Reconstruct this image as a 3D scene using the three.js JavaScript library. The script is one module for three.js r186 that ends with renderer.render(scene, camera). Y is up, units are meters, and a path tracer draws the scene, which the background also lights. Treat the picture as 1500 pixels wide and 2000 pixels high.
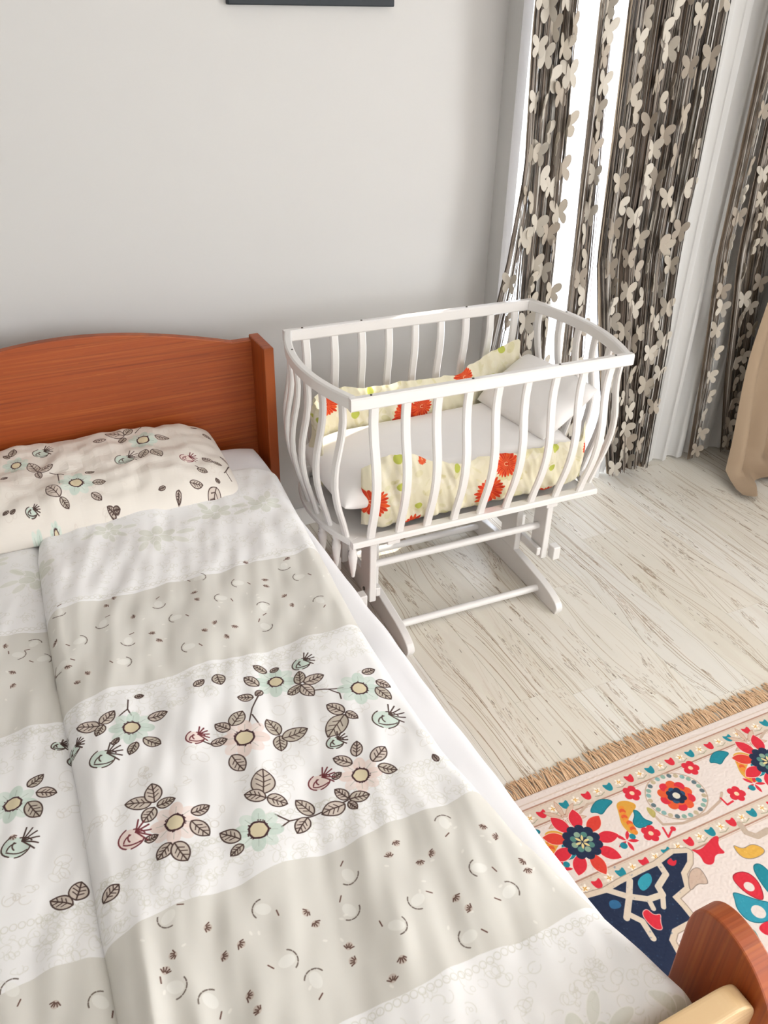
import * as THREE from 'three';
import { RectAreaLightUniformsLib } from 'three/addons/lights/RectAreaLightUniformsLib.js';
import { RoundedBoxGeometry } from 'three/addons/geometries/RoundedBoxGeometry.js';
import { ImprovedNoise } from 'three/addons/math/ImprovedNoise.js';
import { mergeGeometries, toCreasedNormals, mergeVertices } from 'three/addons/utils/BufferGeometryUtils.js';

// ---------------------------------------------------------------- camera, sky, sun, daylight, exposure
RectAreaLightUniformsLib.init();
const scene = new THREE.Scene();
const V3 = (x, y, z) => new THREE.Vector3(x, y, z);
const EYE = 1.65, FOCAL = 1647.6, YAW = 0.45018, PITCH = 0.55483, ROLL = 0.02268;
const camera = new THREE.PerspectiveCamera(2 * Math.atan(1000 / FOCAL) * 180 / Math.PI, 0.75, 0.02, 60);
const camF = V3(Math.sin(YAW) * Math.cos(PITCH), -Math.sin(PITCH), -Math.cos(YAW) * Math.cos(PITCH));
const camR0 = V3(Math.cos(YAW), 0, Math.sin(YAW)), camU0 = camR0.clone().cross(camF);
const camR = camR0.clone().multiplyScalar(Math.cos(ROLL)).addScaledVector(camU0, Math.sin(ROLL));
const camU = camU0.clone().multiplyScalar(Math.cos(ROLL)).addScaledVector(camR0, -Math.sin(ROLL));
camera.position.set(0, EYE, 0);
camera.quaternion.setFromRotationMatrix(new THREE.Matrix4().makeBasis(camR, camU, camF.clone().negate()));
camera.updateMatrixWorld();

scene.background = new THREE.Color(0.86, 0.93, 1.0);
scene.backgroundIntensity = 3.0;
const sun = new THREE.DirectionalLight(0xfff3e2, 14);
const sunDir = V3(0.947, 1.36, -0.322).normalize();
sun.position.copy(sunDir).multiplyScalar(8).add(V3(1, 0.6, -2)); sun.target.position.set(1, 0.6, -2);
sun.castShadow = true; sun.shadow.mapSize.set(2048, 2048);
Object.assign(sun.shadow.camera, { left: -4, right: 4, top: 4, bottom: -4, near: 0.5, far: 20 });
scene.add(sun, sun.target);
function daylight(w, h, at, to, color, intensity) {
  const l = new THREE.RectAreaLight(color, intensity, w, h);
  l.position.set(...at); l.lookAt(...to); scene.add(l); return l;
}
daylight(0.46, 2.15, [1.83, 1.25, -2.40], [1.83, 1.25, 0], 0xeaf1ff, 8);        // the window behind the curtains
daylight(1.9, 1.75, [3.19, 1.45, 0.85], [3.0, 1.44, 0.85], 0xfbf8f6, 6.4);       // the window in the right-hand wall
daylight(1.9, 1.75, [1.25, 1.45, 2.69], [1.25, 1.44, 2.0], 0xfbf8f6, 2.4);        // the window behind the camera
const renderer = new THREE.WebGLRenderer({ antialias: true });
renderer.toneMapping = THREE.LinearToneMapping;
renderer.toneMappingExposure = 1.08;
renderer.shadowMap.enabled = true;

// ---------------------------------------------------------------- helpers
let seed = 20240611;
const rnd = () => { seed = (seed * 1664525 + 1013904223) >>> 0; return seed / 4294967296; };
const rr = (a, b) => a + (b - a) * rnd();
const noise = new ImprovedNoise();
const nz = (x, y, z = 0) => noise.noise(x, y, z);
const clamp = (v, a, b) => Math.min(b, Math.max(a, v));
const lerp = (a, b, t) => a + (b - a) * t;
const sstep = (a, b, v) => { const t = clamp((v - a) / (b - a), 0, 1); return t * t * (3 - 2 * t); };
function ray(px, py) {
  return camF.clone().addScaledVector(camR, (px - 750) / FOCAL).addScaledVector(camU, -(py - 1000) / FOCAL);
}
const onH = (px, py, h) => { const d = ray(px, py); const t = (h - EYE) / d.y; return V3(d.x * t, h, d.z * t); };
const onZ = (px, py, z) => { const d = ray(px, py); const t = z / d.z; return V3(d.x * t, EYE + d.y * t, z); };
const used = {};
function numbered(name) { const n = used[name] = (used[name] ?? -1) + 1; return n ? name + '_' + String(n).padStart(3, '0') : name; }
function mesh(name, geo, mat, parent) {
  const m = new THREE.Mesh(geo, mat); m.castShadow = m.receiveShadow = true;
  m.name = parent && parent !== scene ? name : numbered(name);
  (parent ?? scene).add(m); return m;
}
function thing(name, label, category, at = [0, 0, 0], turn = 0, group) {
  const o = new THREE.Group(); o.name = numbered(name); o.position.set(...at); o.rotation.y = turn;
  o.userData = { label, category }; if (group) o.userData.group = group; scene.add(o); return o;
}
function tag(o, label, category, group) { Object.assign(o.userData, { label, category }); if (group) o.userData.group = group; return o; }
function structure(name, geo, mat) { const m = mesh(name, geo, mat); m.userData.kind = 'structure'; return m; }
const box = (x0, x1, y0, y1, z0, z1) => new THREE.BoxGeometry(x1 - x0, y1 - y0, z1 - z0).translate((x0 + x1) / 2, (y0 + y1) / 2, (z0 + z1) / 2);
const rbox = (x0, x1, y0, y1, z0, z1, r = 0.003, n = 2) => new RoundedBoxGeometry(x1 - x0, y1 - y0, z1 - z0, n, r).translate((x0 + x1) / 2, (y0 + y1) / 2, (z0 + z1) / 2);
const merged = (list) => mergeGeometries(list.map((g) => { const q = g.index ? g.toNonIndexed() : g; for (const k of Object.keys(q.attributes)) if (!['position', 'normal', 'uv'].includes(k)) q.deleteAttribute(k); return q; }));
// a bar with chamfered section w (along side) x t (along tangent x side), swept along points
function sweep(points, sides, w, t, ch = 0.003) {
  const a = w / 2, b = t / 2, sec = [[-a + ch, -b], [a - ch, -b], [a, -b + ch], [a, b - ch], [a - ch, b], [-a + ch, b], [-a, b - ch], [-a, -b + ch]];
  const pos = [], uv = [], idx = [], n = points.length; let len = 0;
  for (let i = 0; i < n; i++) {
    const T = points[Math.min(i + 1, n - 1)].clone().sub(points[Math.max(i - 1, 0)]).normalize();
    const S = (Array.isArray(sides) ? sides[i] : sides).clone(); S.addScaledVector(T, -S.dot(T)).normalize();
    const N = T.clone().cross(S); if (i) len += points[i].distanceTo(points[i - 1]);
    sec.forEach(([u, v], k) => { const p = points[i].clone().addScaledVector(S, u).addScaledVector(N, v); pos.push(p.x, p.y, p.z); uv.push(k / 8 * (w + t) * 2, len); });
  }
  for (let i = 0; i < n - 1; i++) for (let k = 0; k < 8; k++) { const p = i * 8 + k, q = i * 8 + (k + 1) % 8; idx.push(p, q, q + 8, p, q + 8, p + 8); }
  for (let k = 1; k < 7; k++) { idx.push(0, k + 1, k); const e = (n - 1) * 8; idx.push(e, e + k, e + k + 1); }
  const g = new THREE.BufferGeometry(); g.setAttribute('position', new THREE.Float32BufferAttribute(pos, 3)); g.setAttribute('uv', new THREE.Float32BufferAttribute(uv, 2)); g.setIndex(idx);
  return toCreasedNormals(g, 0.6);
}
// grid surface from f(s,t) -> [x,y,z,u,v]
function grid(ns, nt, f) {
  const pos = [], uv = [], idx = [];
  for (let j = 0; j <= nt; j++) for (let i = 0; i <= ns; i++) { const q = f(i / ns, j / nt); pos.push(q[0], q[1], q[2]); uv.push(q[3] ?? i / ns, q[4] ?? j / nt); }
  for (let j = 0; j < nt; j++) for (let i = 0; i < ns; i++) { const a = j * (ns + 1) + i, b = a + ns + 1; idx.push(a, b, a + 1, b, b + 1, a + 1); }
  const g = new THREE.BufferGeometry(); g.setAttribute('position', new THREE.Float32BufferAttribute(pos, 3)); g.setAttribute('uv', new THREE.Float32BufferAttribute(uv, 2)); g.setIndex(idx);
  g.computeVertexNormals(); return g;
}
const canvas = (w, h) => { const c = document.createElement('canvas'); c.width = w; c.height = h; return [c, c.getContext('2d')]; };
function ctex(c, rep) { const t = new THREE.CanvasTexture(c); t.colorSpace = THREE.SRGBColorSpace; t.wrapS = t.wrapT = rep ? THREE.RepeatWrapping : THREE.ClampToEdgeWrapping; t.anisotropy = 8; return t; }
function bumpTex(n, fn) {
  const d = new Uint8Array(n * n * 4);
  for (let j = 0; j < n; j++) for (let i = 0; i < n; i++) { const v = clamp(fn(i / n, j / n), 0, 1) * 255; d.set([v, v, v, 255], (j * n + i) * 4); }
  const t = new THREE.DataTexture(d, n, n); t.magFilter = THREE.LinearFilter; t.wrapS = t.wrapT = THREE.RepeatWrapping; t.needsUpdate = true; return t;
}
const std = (o) => new THREE.MeshStandardMaterial(o);
const phy = (o) => new THREE.MeshPhysicalMaterial(o);

// ---------------------------------------------------------------- the room
const WZ = -2.44, JZ = -2.36, CX = 1.545, RX = 3.2, LX = -2.5, BZ = 2.7, TOP = 2.6;
const plasterBump = bumpTex(256, (u, v) => 0.5 + 0.3 * nz(u * 24, v * 24, 1) + 0.25 * nz(u * 60, v * 60, 5));
plasterBump.repeat.set(2, 2);
const paint = std({ color: 0xcfcecc, roughness: 0.9, bumpMap: plasterBump, bumpScale: 0.0006 });
const ceilPaint = std({ color: 0xf0efec, roughness: 0.95 });
const pvc = std({ color: 0xf2f2f0, roughness: 0.35 });
const glass = phy({ color: 0xffffff, roughness: 0, transmission: 1, thickness: 0, ior: 1.5 });
const WIN = { x0: 1.579, x1: 2.16, y0: 0.06, y1: 2.35 };
structure('wall_back', box(LX - 0.12, CX, 0, TOP, WZ - 0.12, WZ), paint);
structure('wall_window', merged([box(CX, WIN.x0, 0, TOP, JZ - 0.2, JZ), box(WIN.x1, RX + 0.12, 0, TOP, JZ - 0.12, JZ), box(WIN.x0, WIN.x1, 0, WIN.y0, JZ - 0.12, JZ), box(WIN.x0, WIN.x1, WIN.y1, TOP, JZ - 0.12, JZ)]), paint);
const W2 = { z0: -0.1, z1: 1.8, y0: 0.57, y1: 2.32 }, W3 = { x0: 0.3, x1: 2.2 };
structure('wall_right', merged([box(RX, RX + 0.12, 0, TOP, JZ, W2.z0), box(RX, RX + 0.12, 0, TOP, W2.z1, BZ), box(RX, RX + 0.12, 0, W2.y0, W2.z0, W2.z1), box(RX, RX + 0.12, W2.y1, TOP, W2.z0, W2.z1)]), paint);
structure('wall_left', box(LX - 0.12, LX, 0, TOP, WZ, BZ), paint);
structure('wall_front', merged([box(LX - 0.12, W3.x0, 0, TOP, BZ, BZ + 0.12), box(W3.x1, RX + 0.12, 0, TOP, BZ, BZ + 0.12), box(W3.x0, W3.x1, 0, W2.y0, BZ, BZ + 0.12), box(W3.x0, W3.x1, W2.y1, TOP, BZ, BZ + 0.12)]), paint);
structure('ceiling', merged([box(LX - 0.12, CX, TOP, TOP + 0.12, WZ - 0.12, BZ + 0.12), box(CX, RX + 0.12, TOP, TOP + 0.12, JZ - 0.12, BZ + 0.12)]), ceilPaint);
structure('baseboard_back', rbox(LX, CX - 0.001, 0.0, 0.07, WZ, WZ + 0.014, 0.004), pvc);

function windowUnit(name, w, h, rails, at, turn) {
  const g = new THREE.Group(); g.name = name; g.userData.kind = 'structure'; g.position.set(...at); g.rotation.y = turn; scene.add(g);
  mesh('frame_stile', rbox(0, 0.05, 0, h, -0.03, 0.03, 0.006), pvc, g); mesh('frame_stile', rbox(w - 0.05, w, 0, h, -0.03, 0.03, 0.006), pvc, g);
  const ys = [0, ...rails, h - 0.05];
  for (const y of ys) mesh('frame_rail', rbox(0.05, w - 0.05, y, y + 0.05, -0.03, 0.03, 0.006), pvc, g);
  for (let i = 0; i < ys.length - 1; i++) mesh('pane', box(0.05, w - 0.05, ys[i] + 0.05, ys[i + 1], -0.003, 0.003), glass, g);
}
windowUnit('window_1', WIN.x1 - WIN.x0, WIN.y1 - WIN.y0, [0.84], [WIN.x0, WIN.y0, JZ - 0.09], 0);
windowUnit('window_2', W2.z1 - W2.z0, W2.y1 - W2.y0, [], [RX + 0.07, W2.y0, W2.z1], Math.PI / 2);
windowUnit('window_3', W3.x1 - W3.x0, W2.y1 - W2.y0, [], [W3.x0, W2.y0, BZ + 0.07], 0);

// floor: whitewashed boards, each a mesh, with a seam around it
const [woodC, wc] = canvas(2048, 1020);
{
  const H5 = 204;
  for (let r = 0; r < 5; r++) {
    const y0 = r * H5; wc.save(); wc.beginPath(); wc.rect(0, y0, 2048, H5); wc.clip();
    const tone = [[226, 221, 210], [229, 225, 216], [222, 216, 203], [227, 221, 209], [224, 220, 211]][r];
    wc.fillStyle = `rgb(${tone})`; wc.fillRect(0, y0, 2048, H5);
    for (let k = 0; k < 26; k++) { wc.fillStyle = `rgba(${rnd() < 0.5 ? '238,234,226' : '206,196,178'},${rr(0.05, 0.16)})`; wc.beginPath(); wc.ellipse(rr(0, 2048), y0 + rr(0, H5), rr(60, 300), rr(5, 24), 0, 0, 7); wc.fill(); }
    const cath = [[500, 0.5], [1500, 0.4], [900, 0.55], [300, 0.45], [1700, 0.6]][r];
    const warp = (x, y) => { const d = (x - cath[0]) / 330; return Math.exp(-d * d) * (y - cath[1]) * 1.5 + 0.02 * nz(x / 260, r * 7.3, 2) + 0.008 * nz(x / 70, r * 3.1 + y * 3, 4); };
    for (let k = 0; k < 110; k++) {                                  // grain lines
      const v = rnd(), strong = nz(v * 9, r * 5.7, 8) > 0.08, x0 = rr(-200, 1700), L = rr(120, strong ? 900 : 500);
      wc.strokeStyle = strong ? `rgba(${rnd() < 0.5 ? '140,118,94' : '164,143,118'},${rr(0.3, 0.75)})` : `rgba(172,154,128,${rr(0.15, 0.5)})`;
      wc.lineWidth = rr(0.9, strong ? 3.2 : 2.2); wc.beginPath();
      for (let x = x0; x < x0 + L; x += 14) wc.lineTo(x, y0 + H5 * (v + warp(x, v)));
      wc.stroke();
    }
    for (let c = 0; c < 13; c++) {                                   // worn patches where the brown shows through
      const cx = rr(0, 2048), cy = rr(0.08, 0.92), L = rr(60, 230), hh = rr(0.04, 0.14);
      for (let k = 0; k < 46; k++) {
        const dx = rr(-1, 1), v = cy + rr(-hh, hh) * (1 - Math.abs(dx)), x = cx + dx * L;
        wc.strokeStyle = `rgba(${['120,98,76', '150,126,100', '98,82,66', '176,150,128'][Math.floor(rnd() * 4)]},${rr(0.2, 0.62)})`; wc.lineWidth = rr(0.8, 2.8);
        wc.beginPath(); wc.moveTo(x, y0 + H5 * (v + warp(x, v))); const x2 = x + rr(8, 46); wc.lineTo(x2, y0 + H5 * (v + warp(x2, v))); wc.stroke();
      }
    }
    for (let k = 0; k < 14; k++) { wc.fillStyle = `rgba(84,68,54,${rr(0.4, 0.8)})`; const x = rr(0, 2048), v = rr(0.05, 0.95); wc.beginPath(); wc.ellipse(x, y0 + H5 * (v + warp(x, v)), rr(4, 18), rr(0.9, 2.4), rr(-0.1, 0.1), 0, 7); wc.fill(); }
    wc.restore();
  }
}
const woodT = ctex(woodC);
const floorMat = std({ map: woodT, roughness: 0.42 });
structure('floor', box(LX - 0.12, RX + 0.12, -0.14, -0.012, WZ - 0.1, BZ + 0.12), std({ color: 0x9a8b7a, roughness: 0.9 }));
const floorObj = scene.getObjectByName('floor');
{
  const PW = 0.165, LEN = 1.25, cache = {};
  const plankGeo = (len, row, flip) => {
    const key = len.toFixed(2) + row + flip; if (cache[key]) return cache[key];
    const g = rbox(-PW / 2 + 0.0002, PW / 2 - 0.0002, -0.012, 0, 0.0002, len - 0.0002, 0.0008, 1), p = g.attributes.position, uv = g.attributes.uv;
    for (let i = 0; i < p.count; i++) {
      let a = p.getZ(i) / LEN, b = (p.getX(i) + PW / 2) / PW; if (flip & 1) a = 1 - a; if (flip & 2) b = 1 - b;
      uv.setXY(i, clamp(a, 0.001, 0.999), 1 - (row + clamp(b, 0.01, 0.99)) / 5);
    }
    return cache[key] = g;
  };
  const starts = { 1: -1.358, 2: -1.322 - 1.25, 0: -0.98, 3: -1.75, 4: -1.15, 5: -1.95, 6: -1.42 };
  for (let c = -21; c <= 13; c++) {
    const xc = 0.901 + PW * (c + 0.5);
    let z = (starts[c] ?? rr(-1.25, 0)) ; while (z > WZ) z -= LEN;
    for (; z < BZ; z += LEN) {
      const a = Math.max(z, WZ), b = Math.min(z + LEN, BZ); if (b - a < 0.03) continue;
      const m = mesh('plank', plankGeo(b - a, Math.floor(rnd() * 5), Math.floor(rnd() * 4)), floorMat, floorObj); m.position.set(xc, 0, a);
    }
  }
}

// framed picture, its lower edge just in view
{
  const a = onZ(445, 9, WZ + 0.02), b = onZ(770, 12, WZ + 0.02), t = thing('framed_picture', 'dark navy framed picture hanging on the pale wall', 'picture', [(a.x + b.x) / 2, a.y, WZ]);
  const w = b.x - a.x, h = 0.62, navy = std({ color: 0x0c1822, roughness: 0.55 });
  mesh('frame_bar', rbox(-w / 2, w / 2, 0, 0.03, 0, 0.022, 0.003), navy, t); mesh('frame_bar', rbox(-w / 2, w / 2, h - 0.03, h, 0, 0.022, 0.003), navy, t);
  mesh('frame_bar', rbox(-w / 2, -w / 2 + 0.03, 0.03, h - 0.03, 0, 0.022, 0.003), navy, t); mesh('frame_bar', rbox(w / 2 - 0.03, w / 2, 0.03, h - 0.03, 0, 0.022, 0.003), navy, t);
  mesh('picture_sheet', box(-w / 2 + 0.03, w / 2 - 0.03, 0.03, h - 0.03, 0.002, 0.012), std({ color: 0x14222e, roughness: 0.8 }), t);
}

// ---------------------------------------------------------------- curtains
const SZ = -2.32, TZ = -2.266, ROD = 2.42;
{
  const rod = thing('curtain_rod', 'pale metal curtain rod above the window', 'curtain rod', [0, ROD, (SZ + TZ) / 2]);
  mesh('pole', new THREE.CylinderGeometry(0.011, 0.011, 1.6, 16).rotateZ(Math.PI / 2).translate(2.37, 0, 0), pvc, rod);
  for (const x of [1.6, 3.1]) mesh('bracket', rbox(x - 0.012, x + 0.012, -0.012, 0.012, JZ - (SZ + TZ) / 2, 0.0, 0.003), pvc, rod);
}
const voile = phy({ color: 0xf1f0ee, roughness: 0.95, transmission: 0.42, thickness: 0, side: THREE.DoubleSide });
function sheer(x0, x1, xb0, xb1, folds, amp, label, ph) {
  const g = grid(Math.round((x1 - x0) * 220), 30, (s, t) => {
    const y = lerp(ROD - 0.01, 0.006 + 0.012 * Math.max(0, nz(s * 7, 3.3, ph)), t), k = lerp(0.75, 1.25, t);
    const w = s + 0.018 * nz(s * 5 + ph, t * 1.2, 2), f = Math.sin(w * folds * Math.PI * 2 + ph) * 0.7 + Math.sin(w * folds * 4.7 + 1.3 * ph + t * 0.6) * 0.4;
    return [lerp(lerp(x0, x1, s), lerp(xb0, xb1, s), t) + 0.006 * Math.sin(w * folds * 12.6), y, SZ + amp * k * f + 0.012 * t * t];
  });
  return tag(mesh('sheer_curtain', g, voile), label, 'curtain');
}
sheer(1.612, 2.11, 1.612, 2.10, 9, 0.013, 'white sheer curtain glowing in front of the bright window', 0.4);
sheer(2.112, 2.9, 2.102, 2.78, 9, 0.015, 'white sheer curtain hanging to the floor before the plain wall', 2.1);

// string curtains: hanks of threads with applique butterflies
const bfShape = new THREE.Shape();
bfShape.moveTo(0, 0.012); bfShape.bezierCurveTo(0.004, 0.028, 0.018, 0.034, 0.021, 0.026); bfShape.bezierCurveTo(0.024, 0.016, 0.018, 0.006, 0.010, 0.002);
bfShape.bezierCurveTo(0.018, -0.002, 0.019, -0.014, 0.013, -0.022); bfShape.bezierCurveTo(0.008, -0.027, 0.003, -0.018, 0, -0.008);
bfShape.bezierCurveTo(-0.003, -0.018, -0.008, -0.027, -0.013, -0.022); bfShape.bezierCurveTo(-0.019, -0.014, -0.018, -0.002, -0.010, 0.002);
bfShape.bezierCurveTo(-0.018, 0.006, -0.024, 0.016, -0.021, 0.026); bfShape.bezierCurveTo(-0.018, 0.034, -0.004, 0.028, 0, 0.012);
const bfGeo = [0.25, -0.3, 0.7].map((bend) => {
  const g = new THREE.ExtrudeGeometry(bfShape, { depth: 0.0012, bevelEnabled: false, curveSegments: 5 }), p = g.attributes.position;
  for (let i = 0; i < p.count; i++) { const x = p.getX(i); p.setZ(i, p.getZ(i) + Math.abs(x) * bend + x * bend * 0.3); }
  g.computeVertexNormals(); return g;
});
const bfMat = [0xbfb6a8, 0xb1a698, 0xcac3b7].map((c) => phy({ color: c, roughness: 0.55, sheen: 0.5, sheenRoughness: 0.4, sheenColor: new THREE.Color(0.6, 0.57, 0.52), side: THREE.DoubleSide }));
const threadMat = std({ color: 0xffffff, vertexColors: true, roughness: 0.55, side: THREE.DoubleSide });
const organza = [0x8f7d6b, 0x6e5c4c, 0xa6957f].map((c) => phy({ color: c, roughness: 0.8, transmission: 0.22, thickness: 0, side: THREE.DoubleSide }));
function hank(label, rows, o) {                     // rows: [xLeft, xRight, y] measured on the curtain plane, top first
  const at = (s, y) => { let a = rows[0], b = rows[0]; if (y < rows[0][2]) { b = rows[rows.length - 1]; a = rows[rows.length - 2] ?? b; for (let i = 1; i < rows.length; i++) if (y >= rows[i][2]) { a = rows[i - 1]; b = rows[i]; break; } } const t = a === b ? 0 : (a[2] - y) / (a[2] - b[2]); return lerp(lerp(a[0], a[1], s), lerp(b[0], b[1], s), t); };
  const root = thing('string_curtain', label, 'curtain', [0, 0, 0], 0, 'string curtains with butterflies');
  const pos = [], col = [], idx = [], yEnd = o.end ?? 0.03, zAt = (s, y) => TZ + o.depth * Math.sin(s * o.folds * 6.283 + o.ph) * lerp(1, 0.7, y / ROD) + (o.zoff ?? 0);
  for (const [s0, s1, m] of o.ribbons ?? []) {
    const n = Math.max(4, Math.round((s1 - s0) * o.folds * 14));
    mesh('ribbon', grid(n, 40, (s, t) => { const y = lerp(ROD - 0.01, yEnd, t), q = lerp(s0, s1, s); return [at(q, y), y, zAt(q, y) - 0.010]; }), organza[m], root);
  }
  const pal = [[0.035, 0.027, 0.022], [0.10, 0.075, 0.058], [0.20, 0.16, 0.13], [0.34, 0.30, 0.26], [0.52, 0.50, 0.47]];
  for (let k = 0; k < o.n; k++) {
    const s = (k + rnd()) / o.n, w = rr(0.0008, 0.0024), q = rnd(), c = pal[q < o.dark * 0.45 ? 0 : q < o.dark ? 1 : q < o.dark + (1 - o.dark) * 0.4 ? 2 : q < o.dark + (1 - o.dark) * 0.75 ? 3 : 4], dz = rr(-0.007, 0.012), ph = rr(0, 9), sw = rr(0.0005, 0.004), a = rr(-0.9, 0.9);
    const ys = [ROD - 0.01]; for (let y = 1.85; y > yEnd + 0.1; y -= 0.12) ys.push(y + rr(-0.04, 0.04)); ys.push(yEnd + rr(0, 0.03)); const b0 = pos.length / 3;
    ys.forEach((y, i) => {
      const x = at(s, y) + sw * Math.sin(ph + y * 4) + rr(-0.0016, 0.0016), z = zAt(s, y) + dz + 0.003 * Math.sin(ph + y * 5), cx = Math.cos(a) * w, cz = Math.sin(a) * w;
      pos.push(x - cx, y, z - cz, x + cx, y, z + cz); col.push(...c, ...c);
      if (i) { const p = b0 + i * 2; idx.push(p - 2, p - 1, p, p - 1, p + 1, p); }
    });
  }
  const g = new THREE.BufferGeometry(); g.setAttribute('position', new THREE.Float32BufferAttribute(pos, 3)); g.setAttribute('color', new THREE.Float32BufferAttribute(col, 3)); g.setIndex(idx); g.computeVertexNormals();
  const th = mesh('threads', g, threadMat, root); th.userData.kind = 'stuff';
  let row = 0;
  for (let y = yEnd + 0.05; y < 1.78; y += o.step, row++) for (let c = 0; c < o.cols; c++) {
    const s = clamp((c + 0.5 + (row % 2 ? 0.2 : -0.2) * (o.cols > 1 ? 1 : 0.6) + rr(-0.06, 0.06)) / o.cols, 0.04, 0.96), yy = y + rr(-0.012, 0.012) + (c % 2) * o.step * 0.45;
    const b = mesh('butterfly', bfGeo[Math.floor(rnd() * 3)], bfMat[Math.floor(rnd() * 3)], root);
    b.position.set(at(s, yy), yy, zAt(s, yy) + 0.017); b.rotation.set(rr(-0.12, 0.12), (rnd() < 0.5 ? -1 : 1) * rr(0.1, 0.95), rr(-0.16, 0.16)); const q = rr(0.95, 1.15) * (o.size ?? 1); b.scale.set(q, q * 1.08, q);
  }
}
const hk = (l, r, y) => { const a = onZ(l, y, TZ), b = onZ(r, y, TZ); return [a.x, b.x, (a.y + b.y) / 2]; };
hank('narrow string curtain flaring out beside the wall corner', [hk(1038, 1047, 60), hk(1022, 1036, 330), hk(985, 1010, 520), hk(955, 985, 640)], { n: 22, folds: 0.5, ph: 1, depth: 0.004, dark: 0.2, cols: 1, step: 0.13, zoff: 0.008, ribbons: [[0.1, 0.5, 2]] });
hank('brown string curtain with butterflies behind the far cradle corner', [hk(1052, 1124, 10), hk(1030, 1100, 300), hk(1008, 1072, 590)], { n: 170, folds: 1.5, ph: 0, depth: 0.014, dark: 0.22, cols: 2, step: 0.064, size: 1.18, ribbons: [[0.12, 0.42, 0], [0.5, 0.95, 1]] });
hank('slim string curtain between two bright white gaps', [hk(1172, 1199, 10), hk(1108, 1148, 590)], { n: 60, folds: 0.7, ph: 2, depth: 0.008, dark: 0.2, cols: 1, step: 0.064, size: 1.15, ribbons: [[0.05, 0.55, 2], [0.65, 1, 0]] });
hank('widest dark string curtain with many pale butterflies', [hk(1228, 1412, 10), hk(1167, 1318, 500), hk(1172, 1290, 700), hk(1184, 1254, 890)], { n: 480, folds: 3.2, ph: 0.5, depth: 0.022, dark: 0.42, cols: 4, step: 0.066, size: 1.12, ribbons: [[0.0, 0.30, 2], [0.30, 0.86, 1], [0.9, 1, 2]] });
hank('single thin strand of butterflies on the white sheer', [hk(1494, 1516, 60), hk(1398, 1419, 500), hk(1366, 1382, 740), hk(1340, 1352, 895)], { n: 20, folds: 0.3, ph: 1, depth: 0.004, dark: 0.2, cols: 1, step: 0.085, zoff: 0.012, end: 0.008, ribbons: [[0, 1, 0]] });
hank('string curtain gathered beside the tan drape', [hk(1498, 1535, 200), hk(1436, 1484, 500), hk(1411, 1446, 740), hk(1403, 1421, 880)], { n: 50, folds: 1, ph: 1.6, depth: 0.008, dark: 0.3, cols: 2, step: 0.09, zoff: 0.014, end: 0.01, ribbons: [[0, 0.4, 1], [0.45, 1, 2]] });

// tan drape at the right, its hem heaped on the floor
{
  const xl = (y) => lerp(2.50, 2.60, clamp(y / 1.0, 0, 1)) + 0.10 * clamp((y - 1) / 1.4, 0, 1);
  const g = grid(110, 46, (s, t) => {
    let y = lerp(ROD - 0.01, -0.12, t); const f = Math.sin(s * 22 + 0.5 * Math.sin(t * 3)) * 0.6 + Math.sin(s * 9 + 1) * 0.5, spread = sstep(0.55, 0.0, y);
    let z = -2.16 + 0.035 * f * (1 + spread) + 0.05 * spread; let x = lerp(xl(Math.max(y, 0)), 3.14, s);
    if (y < 0.05) { const over = 0.05 - y; z += over * 0.85 + 0.03 * nz(s * 9, over * 20, 3); y = 0.008 + 0.045 * Math.exp(-over * 9) + 0.035 * Math.max(0, nz(s * 6 + 2, over * 14, 1)); x -= over * 0.25 * (1 - s); }
    return [x, y, z];
  });
  tag(mesh('drape', g, std({ color: 0xa9937b, roughness: 0.9, side: THREE.DoubleSide })), 'heavy tan drape with its hem heaped on the floor', 'drape');
}

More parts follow.
